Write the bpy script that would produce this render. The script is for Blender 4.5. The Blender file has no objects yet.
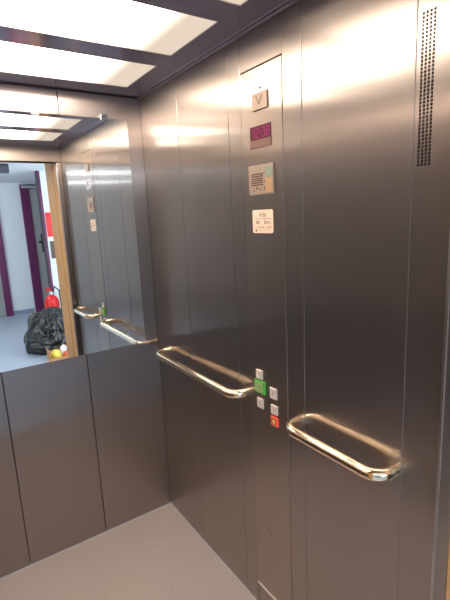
import bpy, bmesh, math, random
from mathutils import Vector, Matrix, noise
random.seed(7)
scene = bpy.context.scene
COL = scene.collection

# ------------------------------------------------------------------ materials
def srgb(r, g, b):
    f = lambda c: c / 12.92 if c <= 0.04045 else ((c + 0.055) / 1.055) ** 2.4
    return (f(r / 255), f(g / 255), f(b / 255), 1)

class NT:
    def __init__(self, name):
        self.m = bpy.data.materials.new(name); self.m.use_nodes = True
        self.t = self.m.node_tree; self.t.nodes.clear()
        self.out = self.n('ShaderNodeOutputMaterial')
    def n(self, typ, **kw):
        nd = self.t.nodes.new(typ)
        for k, v in kw.items(): setattr(nd, k, v)
        return nd
    def l(self, a, b): self.t.links.new(a, b)
    def bsdf(self, col, rough=.5, metal=0., **kw):
        b = self.n('ShaderNodeBsdfPrincipled')
        b.inputs['Base Color'].default_value = col
        b.inputs['Roughness'].default_value = rough
        b.inputs['Metallic'].default_value = metal
        for k, v in kw.items(): b.inputs[k.replace('_', ' ')].default_value = v
        self.l(b.outputs[0], self.out.inputs[0]); return b

def mat(name, col, rough=.5, metal=0., noise_scale=0, noise_amt=.15, bump=0, **kw):
    t = NT(name); b = t.bsdf(col, rough, metal, **kw)
    tc = t.n('ShaderNodeTexCoord')
    nz = t.n('ShaderNodeTexNoise'); nz.inputs['Scale'].default_value = noise_scale or 40
    nz.inputs['Detail'].default_value = 4
    t.l(tc.outputs['Object'], nz.inputs['Vector'])
    mx = t.n('ShaderNodeMixRGB', blend_type='MULTIPLY')
    rp = t.n('ShaderNodeMapRange')
    rp.inputs[3].default_value = 1 - noise_amt; rp.inputs[4].default_value = 1 + noise_amt
    t.l(nz.outputs[0], rp.inputs[0])
    mx.inputs[0].default_value = 1 if noise_scale else 0
    mx.inputs[1].default_value = col
    t.l(rp.outputs[0], mx.inputs[2]); t.l(mx.outputs[0], b.inputs['Base Color'])
    if bump:
        bp = t.n('ShaderNodeBump'); bp.inputs['Strength'].default_value = bump
        t.l(nz.outputs[0], bp.inputs['Height']); t.l(bp.outputs[0], b.inputs['Normal'])
    return t.m

def emit(name, col, strength):
    t = NT(name); e = t.n('ShaderNodeEmission')
    e.inputs[0].default_value = col; e.inputs[1].default_value = strength
    t.l(e.outputs[0], t.out.inputs[0]); return t.m

def brushed(name, col, rough, aniso=1.0, horizontal=True, fine=.05, mixrough=None, mixfac=.3):
    """steel brushed vertically: highlights smear sideways"""
    t = NT(name)
    geo = t.n('ShaderNodeNewGeometry')
    cr = t.n('ShaderNodeVectorMath', operation='CROSS_PRODUCT')
    t.l(geo.outputs['True Normal'], cr.inputs[0]); cr.inputs[1].default_value = (0, 0, 1)
    tc = t.n('ShaderNodeTexCoord')
    mp = t.n('ShaderNodeMapping'); mp.inputs['Scale'].default_value = (900, 900, 6)
    t.l(tc.outputs['Object'], mp.inputs['Vector'])
    nz = t.n('ShaderNodeTexNoise'); nz.inputs['Scale'].default_value = 1; nz.inputs['Detail'].default_value = 2
    t.l(mp.outputs[0], nz.inputs['Vector'])
    rp = t.n('ShaderNodeMapRange'); rp.inputs[3].default_value = 1 - fine; rp.inputs[4].default_value = 1 + fine
    t.l(nz.outputs[0], rp.inputs[0])
    mx = t.n('ShaderNodeMixRGB', blend_type='MULTIPLY'); mx.inputs[0].default_value = 1
    mx.inputs[1].default_value = col; t.l(rp.outputs[0], mx.inputs[2])
    def lobe(r, an):
        b = t.n('ShaderNodeBsdfPrincipled')
        b.inputs['Metallic'].default_value = 1; b.inputs['Roughness'].default_value = r
        b.inputs['Anisotropic'].default_value = an
        t.l(mx.outputs[0], b.inputs['Base Color']); t.l(cr.outputs[0], b.inputs['Tangent'])
        return b
    a = lobe(rough, aniso)
    if mixrough:
        b2 = lobe(mixrough, .95)
        ms = t.n('ShaderNodeMixShader'); ms.inputs[0].default_value = mixfac
        t.l(a.outputs[0], ms.inputs[1]); t.l(b2.outputs[0], ms.inputs[2]); t.l(ms.outputs[0], t.out.inputs[0])
    else:
        t.l(a.outputs[0], t.out.inputs[0])
    return t.m

def speckle(name, c1, c2, scale, rough):
    t = NT(name); b = t.bsdf(c1, rough)
    tc = t.n('ShaderNodeTexCoord')
    n1 = t.n('ShaderNodeTexNoise'); n1.inputs['Scale'].default_value = scale; n1.inputs['Detail'].default_value = 6
    n2 = t.n('ShaderNodeTexNoise'); n2.inputs['Scale'].default_value = 3; n2.inputs['Detail'].default_value = 3
    t.l(tc.outputs['Object'], n1.inputs['Vector']); t.l(tc.outputs['Object'], n2.inputs['Vector'])
    cr = t.n('ShaderNodeValToRGB'); cr.color_ramp.elements[0].color = c1; cr.color_ramp.elements[1].color = c2
    cr.color_ramp.elements[0].position = .35; cr.color_ramp.elements[1].position = .68
    t.l(n1.outputs[0], cr.inputs[0])
    mx = t.n('ShaderNodeMixRGB', blend_type='MULTIPLY'); mx.inputs[0].default_value = 1
    rp = t.n('ShaderNodeMapRange'); rp.inputs[3].default_value = .92; rp.inputs[4].default_value = 1.08
    t.l(n2.outputs[0], rp.inputs[0]); t.l(cr.outputs[0], mx.inputs[1]); t.l(rp.outputs[0], mx.inputs[2])
    t.l(mx.outputs[0], b.inputs['Base Color'])
    return t.m

LAMP_COL = (1.0, .82, .66, 1)
LAMP_STRENGTH = 18.0
def diffuser_mat():
    """perforated light panel: tubes sit in the middle of its length, the ends glow less"""
    t = NT('perforated_diffuser')
    tc = t.n('ShaderNodeTexCoord'); sx = t.n('ShaderNodeSeparateXYZ')
    t.l(tc.outputs['Object'], sx.inputs[0])
    def m(op, a, b=None, c=None):
        nd = t.n('ShaderNodeMath', operation=op)
        for i, v in enumerate((a, b, c)):
            if v is None: continue
            if isinstance(v, (int, float)): nd.inputs[i].default_value = v
            else: t.l(v, nd.inputs[i])
        return nd.outputs[0]
    ax = m('ABSOLUTE', sx.outputs[0])
    mr = t.n('ShaderNodeMapRange', interpolation_type='SMOOTHSTEP')
    t.l(ax, mr.inputs[0]); mr.inputs[1].default_value = .05; mr.inputs[2].default_value = .36
    mr.inputs[3].default_value = 1.; mr.inputs[4].default_value = .048
    k = 2 * math.pi / .0085
    s = m('MULTIPLY', m('SINE', m('MULTIPLY', sx.outputs[0], k)), m('SINE', m('MULTIPLY', sx.outputs[1], k)))
    dot = t.n('ShaderNodeMapRange'); t.l(s, dot.inputs[0])
    dot.inputs[1].default_value = -.1; dot.inputs[2].default_value = .5
    dot.inputs[3].default_value = 1.1; dot.inputs[4].default_value = .68
    st = m('MULTIPLY', m('MULTIPLY', mr.outputs[0], dot.outputs[0]), LAMP_STRENGTH)
    e = t.n('ShaderNodeEmission'); e.inputs[0].default_value = LAMP_COL
    t.l(st, e.inputs[1]); t.l(e.outputs[0], t.out.inputs[0])
    return t.m

STEEL = brushed('brushed_steel_wall', (.42, .377, .355, 1), .18, 1., mixrough=.41, mixfac=.52)
STEELB = brushed('brushed_steel_back', (.40, .363, .355, 1), .18, 1., mixrough=.41, mixfac=.52)
PLATE = brushed('brushed_steel_plate', (.46, .407, .36, 1), .18, 1., mixrough=.41, mixfac=.52)
CEIL = mat('polished_dark_ceiling', (.56, .53, .70, 1), .15, .8, noise_scale=6, noise_amt=.05)
SEAM = mat('seam_shadow', (.03, .027, .025, 1), .6, .3)
TRIM = mat('satin_trim', (.55, .52, .52, 1), .3, 1.)
GOLDCHROME = mat('polished_rail', (.95, .81, .60, 1), .07, 1.)
MIRROR = mat('mirror_glass', (.93, .95, .95, 1), .0, 1.)
CHROME = mat('clip_chrome', (.8, .8, .8, 1), .15, 1.)
FLOORM = speckle('vinyl_floor', srgb(172, 163, 159), srgb(190, 180, 175), 140, .55)
BUTTON = mat('button_steel', srgb(222,212,206), .45, 0, noise_scale=200, noise_amt=.1)
MARK = mat('dark_engraving', (.10, .085, .075, 1), .6)
INTER = mat('intercom_plate', srgb(158, 142, 130), .45, .4, noise_scale=90, noise_amt=.06)
SLOT = mat('slot_dark', srgb(70, 40, 38), .7)
GREENP = mat('green_indicator', srgb(126, 142, 126), .5)
AMBERP = mat('amber_indicator', srgb(168, 136, 104), .5)
STICK = mat('cream_sticker', srgb(228, 206, 188), .55, noise_scale=30, noise_amt=.03)
INK = mat('sticker_ink', srgb(125, 95, 80), .6)
INK2 = mat('sticker_black_ink', srgb(60, 45, 38), .6)
SCREEN = mat('display_glass', srgb(88, 24, 50), .15, .0, Specular_IOR_Level=.6)
DIGIT = emit('display_digits', srgb(205, 90, 138), .7)
GREENL = NT('green_lit'); _b = GREENL.bsdf(srgb(80, 160, 66), .4)
_b.inputs['Emission Color'].default_value = srgb(80, 180, 66); _b.inputs['Emission Strength'].default_value = .22
GREENL = GREENL.m
GREENF = mat('green_button_face', srgb(150, 185, 125), .4)
REDL = emit('alarm_red_light', srgb(255, 92, 70), .95)
YEL = emit('alarm_yellow_face', srgb(240, 170, 90), .8)
HOLE = mat('vent_hole', (.016, .008, .005, 1), .9, Specular_IOR_Level=.0)
JAMB = mat('beige_door_frame', srgb(216, 170, 114), .75, noise_scale=5, noise_amt=.06)
RUBBER = mat('black_rubber', (.02, .018, .018, 1), .6)
DARKST = brushed('dark_steel_header', (.42, .37, .34, 1), .36, .9)
HWALL = mat('hall_white_paint', srgb(226, 232, 234), .7, noise_scale=4, noise_amt=.02)
HFLOOR = mat('hall_blue_grey_floor', srgb(172, 182, 196), .4, noise_scale=5, noise_amt=.05)
HCEIL = mat('hall_ceiling_paint', srgb(246, 248, 250), .8, noise_scale=3, noise_amt=.02)
PURPLE = mat('purple_paint', srgb(98, 28, 78), .45, noise_scale=6, noise_amt=.08)
GREYD = mat('grey_door_leaf', srgb(150, 151, 149), .5, noise_scale=6, noise_amt=.05)
BAG = mat('black_plastic_bag', (.010, .010, .011, 1), .22, noise_scale=8, noise_amt=.2)
CARD = mat('cardboard', srgb(190, 140, 90), .8, noise_scale=40, noise_amt=.1)
RED = mat('red_paint', srgb(214, 24, 22), .35)
REDSIGN = mat('red_sign', srgb(226, 20, 22), .4)
WHITE = mat('white_plastic', srgb(235, 235, 232), .5)
BLACK = mat('black_plastic', (.015, .015, .017, 1), .4)
ALU = mat('aluminium', (.66, .68, .72, 1), .35, 1.)
YELP = mat('yellow_paper', srgb(236, 214, 92), .6, noise_scale=30, noise_amt=.1)
REDP = mat('orange_red_wrapper', srgb(206, 92, 62), .5, noise_scale=30, noise_amt=.15)
GREYP = mat('dark_grey_plastic', srgb(70, 70, 80), .35, noise_scale=30, noise_amt=.2)
BRONZE = mat('brown_plate', srgb(92, 70, 62), .5)
DIFF = diffuser_mat()
HALLAMP = emit('hall_tube_cover', (.86, .94, 1, 1), 65.0)

# ------------------------------------------------------------------ mesh helpers
def quadbox(bm, x0, x1, y0, y1, z0, z1):
    vs = [bm.verts.new(p) for p in ((x0,y0,z0),(x1,y0,z0),(x1,y1,z0),(x0,y1,z0),(x0,y0,z1),(x1,y0,z1),(x1,y1,z1),(x0,y1,z1))]
    for f in ((0,3,2,1),(4,5,6,7),(0,1,5,4),(1,2,6,5),(2,3,7,6),(3,0,4,7)):
        bm.faces.new([vs[i] for i in f])
    return vs
def box(x0, x1, y0, y1, z0, z1, bev=0, seg=2, bm=None):
    own = bmesh.new(); quadbox(own, x0, x1, y0, y1, z0, z1)
    if bev: bmesh.ops.bevel(own, geom=own.edges[:], offset=bev, segments=seg, profile=.5, affect='EDGES')
    if bm is None: return own
    me = bpy.data.meshes.new('tmp'); own.to_mesh(me); own.free(); bm.from_mesh(me); bpy.data.meshes.remove(me); return bm
def tube(path, r, seg=20, bm=None, caps=True, radii=None):
    bm = bm or bmesh.new(); P = [Vector(p) for p in path]; rings = []
    up = None
    for i, p in enumerate(P):
        d = (P[min(i+1, len(P)-1)] - P[max(i-1, 0)]).normalized()
        if up is None:
            up = Vector((0, 0, 1)) if abs(d.z) < .9 else Vector((1, 0, 0))
        up = (up - d * up.dot(d)).normalized(); s = d.cross(up)
        rr = radii[i] if radii else r
        rings.append([bm.verts.new(p + rr * (math.cos(a) * s + math.sin(a) * up)) for a in [2*math.pi*k/seg for k in range(seg)]])
    for a, b in zip(rings, rings[1:]):
        for k in range(seg): bm.faces.new((a[k], a[(k+1) % seg], b[(k+1) % seg], b[k]))
    if caps: bm.faces.new(rings[0][::-1]); bm.faces.new(rings[-1])
    return bm
def lathe(prof, c, seg=28, bm=None):
    bm = bm or bmesh.new(); rings = []
    for r, z in prof:
        rings.append([bm.verts.new((c[0]+r*math.cos(2*math.pi*k/seg), c[1]+r*math.sin(2*math.pi*k/seg), c[2]+z)) for k in range(seg)])
    for a, b in zip(rings, rings[1:]):
        for k in range(seg): bm.faces.new((a[k], a[(k+1) % seg], b[(k+1) % seg], b[k]))
    bm.faces.new(rings[0][::-1]); bm.faces.new(rings[-1]); return bm
def obj(name, bm, m, parent=None, smooth=False, origin=None):
    bmesh.ops.recalc_face_normals(bm, faces=bm.faces[:])
    me = bpy.data.meshes.new(name)
    par = Vector(parent['_o']) if parent is not None and '_o' in parent else Vector((0, 0, 0))
    if origin is None: org = Vector((0, 0, 0)) if parent is None else par
    else: org = Vector(origin)
    bmesh.ops.translate(bm, verts=bm.verts[:], vec=-org)
    bm.to_mesh(me); bm.free()
    if smooth:
        for p in me.polygons: p.use_smooth = True
        if smooth != 'all':
            try: me.set_sharp_from_angle(angle=math.radians(40))
            except Exception: pass
    me.materials.append(m)
    o = bpy.data.objects.new(name, me); COL.objects.link(o)
    o['_o'] = list(org)
    if parent is not None:
        o.parent = parent; o.location = org - par
    else: o.location = org
    return o
def thing(name, label, cat, loc=(0, 0, 0), group=None):
    o = bpy.data.objects.new(name, None); COL.objects.link(o); o.location = loc; o['_o'] = list(loc)
    o.empty_display_size = .05
    o['label'] = label; o['category'] = cat
    if group: o['group'] = group
    return o
def tag(o, label, cat, group=None):
    o['label'] = label; o['category'] = cat
    if group: o['group'] = group
    return o
def struct(name, bm, m, parent=None, **k):
    o = obj(name, bm, m, parent, **k)
    if parent is None: o['kind'] = 'structure'
    return o
def bar2d(bm, x, y0, z0, y1, z1, w, t=.0005):
    """flat stroke on a plane x=const (text-like marks), as a thin slab"""
    a = Vector((0, y1-y0, z1-z0)); L = a.length; a.normalize(); nrm = Vector((0, -a.z, a.y)) * w / 2
    c = [Vector((x, y0, z0))+nrm, Vector((x, y1, z1))+nrm, Vector((x, y1, z1))-nrm, Vector((x, y0, z0))-nrm]
    f = [bm.verts.new(v) for v in c]; b = [bm.verts.new(v-Vector((t, 0, 0))) for v in c]
    bm.faces.new(f); bm.faces.new(b[::-1])
    for i in range(4): bm.faces.new((f[i], b[i], b[(i+1) % 4], f[(i+1) % 4]))

# ------------------------------------------------------------------ lift car
H, W, D = 2.1, 1.10, 1.40            # height, width, depth of the car; corner of back and right wall at the origin
POST = -1.512                        # front face of the door post
# floor
struct('floor', box(-W, 0, -1.52, 0, -.02, 0), FLOORM)

# right wall: backing + steel panels with seams
T = .012
wr = struct('wall_right', box(T, T+.03, POST-.033, .05, 0, H+.05), SEAM)
G = .0005
def rpanel(y0, y1, z0=0.002, z1=H+.03, m=STEEL, bev=.0022):
    o = obj('panel', box(0, T-.001, y0+G, y1-G, z0, z1, bev, 3), m, wr)
    return o
S1, S2, CL, CR, S4, VS = -.3544, -.7095, -.7866, -.9836, -1.0616, -1.4008
CT, CB = 1.985, .110
rpanel(S1, G-.0002); rpanel(S2, S1); rpanel(CL, S2)
rpanel(CR, CL, CT+.002); rpanel(CR, CL, .002, CB-.002, bev=.0045)
rpanel(S4, CR); rpanel(VS, S4)
# vent panel with real square holes
def vent_panel():
    bm = bmesh.new(); pit = .0082; hw = .0027
    yc = [-1.4135 - i*pit for i in range(4)]; zc = [1.637 + i*.00735 for i in range(41)]
    ys = sorted([POST+G, VS-G] + [y-hw for y in yc] + [y+hw for y in yc]); zs = sorted([.002, H+.03] + [z-hw for z in zc] + [z+hw for z in zc])
    V = {}
    def v(i, j):
        if (i, j) not in V: V[i, j] = bm.verts.new((0, ys[i], zs[j]))
        return V[i, j]
    def hole(i, j):
        ym = (ys[i]+ys[i+1])/2; zm = (zs[j]+zs[j+1])/2
        return any(abs(ym-y) < hw*.9 for y in yc) and any(abs(zm-z) < hw*.9 for z in zc)
    for i in range(len(ys)-1):
        for j in range(len(zs)-1):
            if not hole(i, j): bm.faces.new((v(i, j), v(i+1, j), v(i+1, j+1), v(i, j+1)))
    r = bmesh.ops.extrude_face_region(bm, geom=bm.faces[:])
    bmesh.ops.translate(bm, verts=[e for e in r['geom'] if isinstance(e, bmesh.types.BMVert)], vec=(.004, 0, 0))
    return bm, yc, zc
bm, yc, zc = vent_panel()
obj('panel', bm, STEEL, wr)
tag(obj('ventilation_grille', box(.0045, .0105, yc[-1]-.004, yc[0]+.004, zc[0]-.004, zc[-1]+.004, .0005), HOLE, origin=(.0075, yc[0]-.011, zc[0])),
    'tall narrow ventilation grille of small dark square holes high on the right steel wall', 'vent')

# back wall
wb = struct('wall_back', box(-W-.03, T+.03, T, T+.03, 0, H+.05), SEAM)
xs = [.0016, -.3669, -.7262, -W]
for a, b in zip(xs, xs[1:]):
    obj('panel', box(b+.0016, a-.0016, 0, T-.001, .002, H+.03, .001, 2), STEELB, wb)
# left wall
wl = struct('wall_left', box(-W-T-.03, -W-T, POST, .05, 0, H+.05), SEAM)
for y0, y1 in ((-.3544, -.001), (-.7095, -.3544), (-1.0616, -.7095), (-1.4008, -1.0616), (POST, -1.4008)):
    obj('panel', box(-W-T+.001, -W, y0+G, y1-G, .002, H+.03, .0016, 2), STEEL, wl)
# front: narrow posts beside the opening, header over it
wf = struct('wall_front', box(-W, 0, POST-.03, POST, 1.998, H+.05, .001), DARKST)
obj('post', box(-.036, .0, POST-.033, POST, .002, 1.998, .005, 3), STEEL, wf)  # depth extended so its dark steel stands in for shade on the jamb
obj('post', box(-W, -W+.036, POST-.033, POST, .002, 1.998, .005, 3), STEEL, wf)
obj('edge_strip', box(-.0385, -.0335, POST-.006, POST+.0015, .003, 1.985, .0012, 2), TRIM, wf)
obj('rubber_strip', box(-W+.037, -.037, POST-.032, POST+.002, 1.988, 1.9985, .001), RUBBER, wf)

# car ceiling with three openings
LX0, LX1 = -.99, -.11
LY = [(-.424, -.130), (-.839, -.537), (-1.248, -.946)]
bm = bmesh.new()
ycur = .03
for y0, y1 in LY:
    box(-W-.03, .03, y1, ycur, H, H+.02, 0, bm=bm); ycur = y0
    box(-W-.03, LX0, y0, y1, H, H+.02, 0, bm=bm); box(LX1, .03, y0, y1, H, H+.02, 0, bm=bm)
box(-W-.03, .03, POST, ycur, H, H+.02, 0, bm=bm)
struct('ceiling', bm, CEIL)
names = ('rear ceiling light panel next to the mirror wall, lit and perforated',
         'wide lit perforated ceiling light panel, the middle one of three',
         'front ceiling light panel of which one corner shows at the top edge')
for (y0, y1), lb in zip(LY, names):
    c = ((LX0+LX1)/2, (y0+y1)/2, H)
    t = thing('ceiling_light', lb, 'ceiling light', c, 'ceiling light panels of the lift')
    obj('diffuser', box(LX0+.0015, LX1-.0015, y0+.0015, y1-.0015, H+.002, H+.006), DIFF, t)
    bm = bmesh.new()
    box(LX0-.001, LX1+.001, y0-.001, y1+.001, H+.030, H+.034, bm=bm)
    for a in ((LX0, LX0+.0012, y0, y1), (LX1-.0012, LX1, y0, y1), (LX0, LX1, y0, y0+.0012), (LX0, LX1, y1-.0012, y1)):
        box(*a, H-.0005, H+.031, bm=bm)
    obj('housing', bm, TRIM, t)
# thin trim where ceiling meets walls
struct('trim_1', box(-.007, -.0005, POST+.032, -.0005, H-.009, H-.001, .001), TRIM)
struct('trim_2', box(-W+.0005, -.009, -.004, -.0005, H-.005, H-.001, .001), SEAM)

# ------------------------------------------------------------------ mirror
t = thing('wall_mirror', 'large frameless wall mirror on the back wall reflecting the hallway and right wall', 'mirror', (-.55, 0, .945))
obj('glass', box(-W+.07, -.071, -.006, -.0005, .945, 1.996, .0008, 1), MIRROR, t)
for x in (-.178, -.464, -.922):
    cl = bmesh.new(); box(x-.015, x+.015, -.011, -.0005, 1.997, 2.012, .0015, bm=cl); box(x-.015, x+.015, -.011, -.0068, 1.988, 1.997, .001, bm=cl)
    obj('clip', cl, CHROME, t)

# ------------------------------------------------------------------ handrails
def rail(y0, y1, z, label, d=.060, r=.0165, f=.048):
    path = [(-.0008, y0, z), (-d+f, y0, z)]
    n = 10
    for k in range(1, n+1):
        a = k/n*math.pi/2
        path.append((-d+f-f*math.sin(a), y0-f+f*math.cos(a), z))
    for k in range(1, 14): path.append((-d, y0-f+(y1-y0+2*f)*k/14, z))
    for k in range(0, n+1):
        a = k/n*math.pi/2
        path.append((-d+f-f*math.cos(a), y1+f-f*math.sin(a), z))
    path.append((-.0008, y1, z))
    o = obj('handrail', tube(path, r, 24), GOLDCHROME, smooth=True, origin=(0, (y0+y1)/2, z))
    tag(o, label, 'handrail', 'polished handrails on the right wall')
rail(-.092, -.757, .903, 'polished tubular handrail between the mirror corner and the button panel')
rail(-1.031, -1.380, .894, 'shorter polished tubular handrail right of the button panel')

# ------------------------------------------------------------------ control panel
cp = thing('control_panel', 'full height steel lift control panel with display, intercom and square buttons', 'control panel', (0, (CL+CR)/2, CB))
obj('face_plate', box(-.0015, T-.001, CR+G, CL-G, CB, CT, .002, 3), PLATE, cp)
obj('bottom_lip', box(-.007, -.0002, CR+.004, CL-.002, CB-.0035, CB-.0006, .0008, 2), TRIM, cp)
F = -.0016                                                    # front of the face plate
def yplate(name, y0, y1, z0, z1, depth, m, parent=cp, bev=.001, base=F):
    return obj(name, box(base-depth, base, min(y0, y1), max(y0, y1), z0, z1, bev, 2), m, parent)
# arrow plate
ap = yplate('arrow_plate', -.850, -.923, 1.861, 1.910, .006, INTER)
bm = bmesh.new(); x = F-.0062
bar2d(bm, x, -.872, 1.901, -.886, 1.876, .005); bar2d(bm, x, -.901, 1.901, -.887, 1.876, .005)
obj('arrow_mark', bm, mat('arrow_brown', srgb(128, 104, 90), .5), ap)
yplate('indicator_dot', -.8815, -.8895, 1.920, 1.927, .0014, mat('blue_grey_lens', srgb(70, 80, 105), .8, Specular_IOR_Level=.0), bev=.0004)
# display
ds = yplate('display', -.831, -.934, 1.751, 1.817, .0012, SCREEN, bev=.0004)
SEG = {'0': 'abcdef', '1': 'bc', '2': 'abged', '3': 'abgcd', '4': 'fgbc', '5': 'afgcd', '6': 'afgedc', '7': 'abc', '8': 'abcdefg', '9': 'abcfgd'}
def digit(bm, ch, y, z, w, h, s, x):
    p = {'a': (y, z+h, y-w, z+h), 'b': (y-w, z+h, y-w, z+h/2), 'c': (y-w, z+h/2, y-w, z), 'd': (y, z, y-w, z), 'e': (y, z+h/2, y, z), 'f': (y, z+h, y, z+h/2), 'g': (y, z+h/2, y-w, z+h/2)}
    for k in SEG[ch]: bar2d(bm, x, *p[k], s, .0003)
bm = bmesh.new(); yy = -.842
for ch in '12:38':
    if ch == ':':
        for zz in (1.790, 1.801): bar2d(bm, F-.0016, yy, zz, yy-.0035, zz, .0035, .0003)
        yy -= .0095
    else:
        digit(bm, ch, yy, 1.783, .0125, .025, .0038, F-.0016); yy -= .0205
obj('digits', bm, DIGIT, ds)
yplate('display_lower_panel', -.8325, -.9325, 1.7525, 1.776, .0008, mat('display_tint', srgb(116, 92, 84), .15), ds, .0003, F-.0013)
# intercom
ic = yplate('intercom', -.822, -.944, 1.609, 1.700, .005, INTER, bev=.0012)
def ipos(u, v): return (-.822 - u*.122, 1.700 - v*.091)
bm = bmesh.new()
for k in range(6):
    a = ipos(.12, .30+k*.072); b = ipos(.60, .30+k*.072); bar2d(bm, F-.0053, *a, *b, .0034)
obj('speaker_slots', bm, SLOT, ic)
a = ipos(.70, .08); b = ipos(.97, .42); yplate('green_indicator', a[0], b[0], b[1], a[1], .0012, GREENP, ic, .0004, F-.0051)
a = ipos(.70, .47); b = ipos(.97, .95); yplate('amber_indicator', a[0], b[0], b[1], a[1], .0012, AMBERP, ic, .0004, F-.0051)
for u, v, w, h in ((.655, .24, .03, .07), (.66, .53, .03, .07), (.66, .74, .03, .09), (.34, .72, .05, .10), (.46, .78, .06, .06), (.22, .82, .05, .06)):
    a = ipos(u, v); b = ipos(u, v+h); bm = bmesh.new(); bar2d(bm, F-.0053, *a, *b, w*.122); obj('pictogram', bm, MARK, ic)
# sticker
def rounded_rect(y0, y1, z0, z1, r, x, t):
    bm = bmesh.new(); pts = []
    for cy, cz, a0 in ((y1-r, z1-r, 0), (y0+r, z1-r, 90), (y0+r, z0+r, 180), (y1-r, z0+r, 270)):
        for k in range(5):
            a = math.radians(a0+k*22.5); pts.append((cy+r*math.cos(a), cz+r*math.sin(a)))
    f = [bm.verts.new((x, p[0], p[1])) for p in pts]; bb = [bm.verts.new((x+t, p[0], p[1])) for p in pts]
    bm.faces.new(f); bm.faces.new(bb[::-1])
    for i in range(len(pts)): bm.faces.new((f[i], bb[i], bb[(i+1) % len(pts)], f[(i+1) % len(pts)]))
    return bm
sk = obj('sticker', rounded_rect(-.9335, -.830, 1.489, 1.5625, .007, F-.0008, .0006), STICK, cp)
sk['label'] = 'cream paper notice with rounded corners'
def sp(u, v): return (-.830 - u*.1035, 1.5625 - v*.0735)
bm = bmesh.new(); x = F-.001
def st(u0, v0, u1, v1, w=.0016): bar2d(bm, x, *sp(u0, v0), *sp(u1, v1), w, .0002)
for u in (.36, .42, .50, .55, .60, .66): st(u, .14, u+.005, .30, .0022)
st(.36, .22, .42, .22); st(.50, .14, .56, .14); st(.60, .29, .68, .29)
st(.14, .385, .92, .385, .0014)
for u in (.18, .23, .28, .33): st(u, .46, u+.01, .60, .0026)
for u in (.62, .68, .74, .80, .86): st(u, .48, u+.01, .61, .0024)
st(.60, .39, .60, .62, .0016)
for u in (.26, .34, .44, .52, .72, .78, .86): st(u, .76, u+.05, .74, .003)
st(.25, .86, .9, .86, .0008)
obj('printed_lines', bm, INK, sk)
bm = bmesh.new(); st(.17, .84, .17, .94, .006); obj('printed_symbol', bm, INK2, sk)
# push buttons
def glyph(parent, y, z, x, m=MARK, s=.005):
    bm = bmesh.new(); bar2d(bm, x, y+s*.4, z+s, y-s*.4, z+s, .0016, .0003); bar2d(bm, x, y-s*.4, z+s, y-s*.2, z-s, .0016, .0003)
    obj('button_mark', bm, m, parent)
def button(y0, y1, z0, z1, lb):
    r = yplate('call_button', y0, y1, z0, z1, .006, BUTTON, bev=.0012); r['label'] = lb
    glyph(r, (y0+y1)/2, (z0+z1)/2, F-.0064); return r
button(-.825, -.859, .982, 1.014, 'square steel button, topmost of the buttons')
button(-.826, -.859, .873, .908, 'square steel button below the green one')
button(-.899, -.933, .932, .969, 'upper square steel button of the right column')
button(-.902, -.935, .876, .908, 'square steel button above the red lit one')
g = yplate('call_button', -.819, -.873, .930, .977, .009, GREENL, bev=.0025); g['label'] = 'larger raised button with bright green collar'
yplate('button_face', -.824, -.867, .935, .972, .0012, GREENF, g, .0005, F-.0091)
glyph(g, -.846, .953, F-.0107, mat('green_mark', srgb(90, 140, 80), .5), .006)
r = yplate('alarm_button', -.900, -.934, .833, .866, .005, REDL, bev=.001); r['label'] = 'square alarm button glowing red'
yplate('button_face', -.9032, -.9308, .8362, .8628, .0010, mat('alarm_face', srgb(196, 120, 88), .5), r, .0004, F-.0051)
bm = bmesh.new(); bar2d(bm, F-.0064, -.917, .856, -.917, .843, .010, .0003); obj('button_mark', bm, YEL, r)
# faint engraved mark low on the plate
bm = bmesh.new()
for y0, z0, y1, z1 in ((-.845, .400, -.855, .386), (-.855, .402, -.866, .392), (-.868, .392, -.878, .378), (-.880, .388, -.893, .374), (-.858, .388, -.872, .384)):
    bar2d(bm, F-.0004, y0, z0, y1, z1, .004, .0002)
obj('engraved_mark', bm, mat('engraving_brown', srgb(120, 104, 92), .5, .9), cp)

# ------------------------------------------------------------------ landing door frame (painted reveal) behind the camera side of the car
JY0, JY1 = -1.546, -1.87
dr = struct('door_1', box(-.038, .04, -1.634, JY0, 0, 2.03, .003), JAMB)
obj('frame', box(-.042, .05, JY1, -1.642, 0, 2.03, .003), JAMB, dr)
obj('frame', box(-W-.04, -W+.038, -1.634, JY0, 0, 2.03, .003), JAMB, dr)
obj('frame', box(-W-.05, -W+.042, JY1, -1.642, 0, 2.03, .003), JAMB, dr)
obj('frame', box(-W-.05, .05, JY1, JY0, 2.03, 2.10, .003), JAMB, dr)
obj('sill', box(-W, .0, JY1, -1.522, -.02, -.001), ALU, dr)

# ------------------------------------------------------------------ hallway seen in the mirror
HZ = 2.25
struct('floor', box(-3.2, 2.2, -6.3, JY1-.001, -.02, 0), HFLOOR)
struct('ceiling', box(-3.2, 2.2, -6.3, JY1-.001, HZ, HZ+.02), HCEIL)
struct('wall_far', box(-3.2, 2.2, -6.35, -6.30, 0, HZ), HWALL)
struct('wall_hall', box(.438, 2.2, -4.48, -4.40, 0, HZ-.002), HWALL)
struct('wall_landing', box(.052, 2.2, JY1, JY1+.05, 0, HZ), HWALL)
struct('wall_landing', box(-3.2, -W-.052, JY1, JY1+.05, 0, HZ), HWALL)
struct('wall_landing', box(-W-.05, .05, JY1, JY1+.05, 2.102, HZ), HWALL)
struct('baseboard_far', box(.112, .46, -6.3, -6.285, 0, .07, .002), mat('blue_grey_skirting', srgb(140, 152, 172), .5))
struct('wall_hall', box(2.2, 2.25, -6.3, JY1, 0, HZ), HWALL)
struct('wall_hall', box(-3.25, -3.2, -6.3, JY1, 0, HZ), mat('hall_grey_paint', srgb(150, 155, 158), .7))
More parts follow.
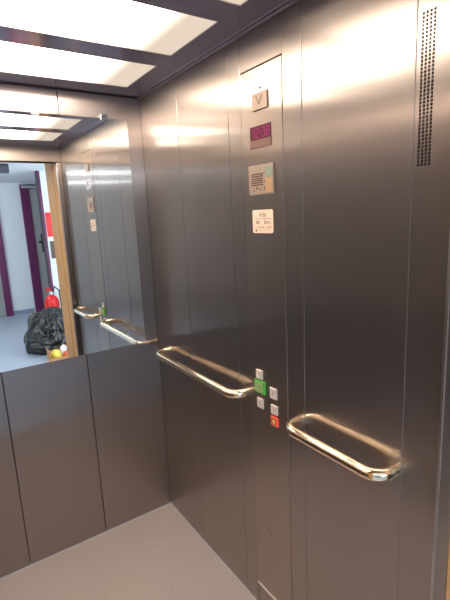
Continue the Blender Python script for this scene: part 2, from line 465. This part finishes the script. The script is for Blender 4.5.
# purple framed doors
d2 = struct('door_2', box(-.95, .0, -6.296, -6.27, .005, 2.1, .002), GREYD)
obj('frame', box(.0, .105, -6.299, -6.235, 0, 2.2, .003), PURPLE, d2)
obj('frame', box(-1.05, -.95, -6.299, -6.235, 0, 2.2, .003), PURPLE, d2)
obj('frame', box(-.95, .0, -6.299, -6.235, 2.1, 2.2, .003), PURPLE, d2)
d3 = struct('door_3', box(.618, 1.5, -6.296, -6.26, .005, 2.15, .002), GREYD)
obj('frame', box(.478, .617, -6.299, -6.235, 0, 2.22, .003), PURPLE, d3)
obj('frame', box(.617, 1.5, -6.299, -6.235, 2.15, 2.22, .003), PURPLE, d3)
hd = obj('handle', tube([(.74, -6.26, 1.24), (.74, -6.20, 1.24), (.71, -6.19, 1.24), (.66, -6.19, 1.24)], .02, 10), BLACK, d3, True)
obj('lock_plate', box(.715, .79, -6.262, -6.245, 1.05, 1.38, .01), BLACK, d3)
# open purple edged door leaf, seen end on
struct('trim_3', box(.405, .437, -4.48, -4.395, 0, HZ-.002, .003), PURPLE)
struct('trim_4', box(.392, .404, -4.48, -4.40, 0, HZ-.002, .002), BLACK)
# door closer
t = thing('door_closer', 'silver door closer with folding arm above the purple door frame, seen in the mirror', 'door closer', (.62, -6.23, 2.2))
obj('body', box(.50, .80, -6.233, -6.17, 2.155, 2.20, .006), ALU, t)
obj('arm', tube([(.54, -6.19, 2.205), (.46, -5.95, 2.21), (.62, -5.75, 2.215), (.68, -6.05, 2.215)], .012, 8), ALU, t)

# red sign and brown plate on the partition
s = obj('fire_sign', box(.444, .64, -4.399, -4.393, 1.37, 1.70, .003), REDSIGN, origin=(.57, -4.399, 1.37))
tag(s, 'plain red fire sign on the white hallway wall, seen in the mirror', 'sign')
s = obj('wall_plate', box(.462, .56, -4.399, -4.385, 1.07, 1.31, .004), BRONZE, origin=(.53, -4.399, 1.07))
tag(s, 'brown wall plate below the red sign in the mirror', 'plate')

# fire extinguisher
ex = (.365, -4.26, 0)
t = thing('fire_extinguisher', 'red fire extinguisher standing behind the black rubbish bag, seen in the mirror', 'fire extinguisher', ex)
obj('cylinder', lathe([(.078, 0), (.096, .012), (.096, .47), (.092, .51), (.068, .555), (.036, .58), (.026, .585)], ex), RED, t, True)
obj('valve', lathe([(.022, .585), (.028, .59), (.028, .63), (.02, .635)], ex, 16), ALU, t, True)
for z in (.64, .67):
    obj('squeeze_lever', tube([(ex[0]+.01, ex[1], z), (ex[0]-.04, ex[1]+.01, z+.012), (ex[0]-.07, ex[1]+.02, z+.005)], .009, 8), RED, t, True)
hp = [(ex[0]+.02, ex[1]+.02, .62), (ex[0]+.05, ex[1]+.04, .70), (ex[0]+.10, ex[1]+.06, .64), (ex[0]+.108, ex[1]+.06, .40), (ex[0]+.10, ex[1]+.05, .2)]
obj('hose', tube(hp, .012, 10), BLACK, t, True)
bm = bmesh.new()
for k in range(9):
    a0 = math.radians(60+k*9); a1 = math.radians(69+k*9); rr = .0965
    q = [bm.verts.new((ex[0]+rr*math.cos(a), ex[1]+rr*math.sin(a), z)) for a, z in ((a0, .18), (a1, .18), (a1, .40), (a0, .40))]; bm.faces.new(q)
obj('paper_label', bm, WHITE, t)
obj('pressure_gauge', lathe([(.016, .60), (.018, .605), (.018, .615), (.014, .62)], (ex[0]+.01, ex[1]+.035, 0), 14), WHITE, t, True)

# crumpled things
def crumple(name, c, rx, ry, rz, m, seed, amp=.25, freq=5, sub=4, flat=True, parent=None, ridged=True, smooth='all'):
    bm = bmesh.new(); bmesh.ops.create_icosphere(bm, subdivisions=sub, radius=1)
    for v in bm.verts:
        n = v.co.normalized(); q = n * freq * .35 + Vector((seed*3.1, seed*1.7, seed*.9))
        a = 0; f = 1; w = 1
        for k in range(3):
            x = noise.noise(q*f)
            a += w * ((1-2*abs(x)) if ridged else x); f *= 2.1; w *= .42
        s = 1 + amp * (a*.55-.3)
        p = n * s
        z = p.z
        if flat and z < -.62: z = -.62 - (z+.62)*.08 if z > -.62 else -.62
        v.co = Vector((c[0]+p.x*rx, c[1]+p.y*ry, c[2]+(z+.62)*rz))
    zmin = min(v.co.z for v in bm.verts)
    for v in bm.verts: v.co.z += c[2]-zmin
    return obj(name, bm, m, parent, smooth, origin=c if parent is None else None)
bagc = (.225, -3.60, 0)
t = thing('rubbish_bag', 'large full black plastic rubbish bag on the hallway floor, seen in the mirror', 'rubbish bag', bagc)
bm = bmesh.new(); bmesh.ops.create_icosphere(bm, subdivisions=6, radius=1)
for v in bm.verts:
    n = v.co.normalized(); sd = Vector((4.3, 1.7, 9.1))
    wv = noise.noise_vector(n*1.5+sd)*.6
    low = noise.noise(n*1.3+sd)
    sag = 1-abs(noise.noise(Vector((n.x*1.6, n.y*1.6, n.z*4.2))+wv+sd))*2          # sagging sideways folds
    gat = 1-abs(noise.noise(Vector((n.x*3.2, n.y*3.2, n.z*1.0))+wv*1.5+sd*2))*2     # gathers towards the tied top
    t_ = max(0, min(1, (n.z+.15)/.8))
    r = 1+.20*low+.11*(1-t_)*(sag-.5)+.12*t_*(gat-.5)+.012*noise.noise(n*7+sd)
    p = n*r
    if p.z < -.6: p.z = -.6
    w_ = 1.06-.16*p.z
    v.co = Vector((bagc[0]-.015+p.x*.33*w_, bagc[1]+p.y*.27*w_, (p.z+.6)*.315))
obj('sack', bm, BAG, t, 'all')
bm = bmesh.new()
tube([(-.01, -3.62, .22), (-.025, -3.64, .31), (-.02, -3.65, .39), (.01, -3.65, .455), (.06, -3.64, .46)], .04, 14, bm, radii=[.05, .052, .05, .048, .025])
for v in bm.verts: v.co += Vector(noise.noise_vector(v.co*14))*.015
obj('tied_neck', bm, mat('olive_black_plastic', (.045, .045, .037, 1), .3), t, 'all')

# cardboard box with litter
bx, by = .18, -3.12
t = thing('cardboard_box', 'small open cardboard box of litter in front of the black bag, seen in the mirror', 'box', (bx, by, 0))
x0, x1, y0, y1 = bx-.15, bx+.17, by-.10, by+.10
obj('base', box(x0, x1, y0, y1, 0, .006), CARD, t)
for a in ((x0, x0+.006, y0, y1, .006, .13), (x1-.006, x1, y0, y1, .006, .10), (x0+.006, x1-.006, y0, y0+.006, .006, .10), (x0+.006, x1-.006, y1-.006, y1, .006, .055)):
    obj('side', box(*a), CARD, t)
tag(crumple('crumpled_paper', (bx-.075, by+.01, .0065), .058, .062, .07, YELP, 1, .3, 6, 4), 'crumpled pale yellow paper in the cardboard box', 'paper')
tag(crumple('snack_wrapper', (bx+.045, by+.04, .0065), .045, .036, .055, REDP, 2, .35, 6, 4), 'orange red wrapper in the cardboard box', 'wrapper')
tag(crumple('paper_scrap', (bx+.03, by-.05, .0065), .042, .03, .085, WHITE, 4, .3, 6, 4), 'white paper scrap at the back of the cardboard box', 'paper')
tag(crumple('plastic_bottle_bag', (bx+.118, by-.05, .0065), .026, .036, .11, GREYP, 5, .3, 6, 4), 'dark grey crumpled plastic in the corner of the cardboard box', 'plastic')

# hallway fittings: ceiling tubes outside the mirror's view, a small dark ceiling vent
for (x0, x1, y) in ((-1.45, -.03, -3.75), (-1.75, -.33, -5.12)):
    x = (x0+x1)/2
    t = thing('hall_ceiling_lamp', 'fluorescent hallway ceiling lamp whose grey end shows at the mirror left edge' if y > -4 else 'long grey fluorescent ceiling lamp deeper in the hallway', 'ceiling light', (x, y, HZ), 'hallway tube lamps')
    obj('tray', box(x0, x1, y-.03, y+.03, HZ-.02, HZ-.001, .004), GREYP, t)
    for q in (x0, x1-.15): obj('end_cap', box(q+.002, q+.148, y-.055, y+.055, HZ-.105, HZ-.021, .006), GREYP, t)
    obj('tube', tube([(x0+.15, y, HZ-.09), (x1-.15, y, HZ-.09)], .014, 14), HALLAMP, t, True)
# ------------------------------------------------------------------ lights
def area(name, loc, rot, sx, sy, power, col):
    L = bpy.data.lights.new(name, 'AREA'); L.shape = 'RECTANGLE'; L.size = sx; L.size_y = sy; L.energy = power; L.color = col
    o = bpy.data.objects.new(name, L); COL.objects.link(o); o.location = loc; o.rotation_euler = rot; return o
area('added_hall_fill', (-2.15, JY1-.06, 1.2), (math.radians(-90), 0, 0), 1.6, 1.8, 52, (.84, .93, 1.0))  # added fill light, no real fitting; hidden from the car by the landing wall
area('added_hall_fill', (1.1, JY1-.06, 1.2), (math.radians(-90), 0, 0), 1.6, 1.8, 36, (.86, .94, 1.0))  # second added fill, brightens the extinguisher side of the hall
w = bpy.data.worlds.new('world'); scene.world = w; w.use_nodes = True
w.node_tree.nodes['Background'].inputs[0].default_value = (.75, .88, 1, 1); w.node_tree.nodes['Background'].inputs[1].default_value = .5

# ------------------------------------------------------------------ camera (solved from the photograph's vanishing lines)
cd = bpy.data.cameras.new('camera'); cam = bpy.data.objects.new('camera', cd); COL.objects.link(cam)
R = Matrix(((0.8280176043434663, 0.14531058932817775, -0.5415456393753021),
            (-0.5587998574457016, 0.13436891095831505, -0.8183444965823012),
            (-0.04614722327476137, 0.9802192756709971, 0.1924593603518812)))
cam.matrix_world = Matrix.Translation((-0.8874343, -1.9798696, 1.5510453)) @ R.to_4x4()
cd.sensor_fit = 'VERTICAL'; cd.sensor_height = 36; cd.lens = 432.2313 / 600 * 36
cd.clip_start = .01
scene.camera = cam
for o in COL.objects:
    if '_o' in o: del o['_o']

scene.view_settings.view_transform = 'Standard'
scene.view_settings.look = 'None'
scene.view_settings.exposure = 0
scene.cycles.max_bounces = 14; scene.cycles.glossy_bounces = 12; scene.cycles.diffuse_bounces = 5
scene.cycles.sample_clamp_indirect = 6
scene.cycles.caustics_reflective = True
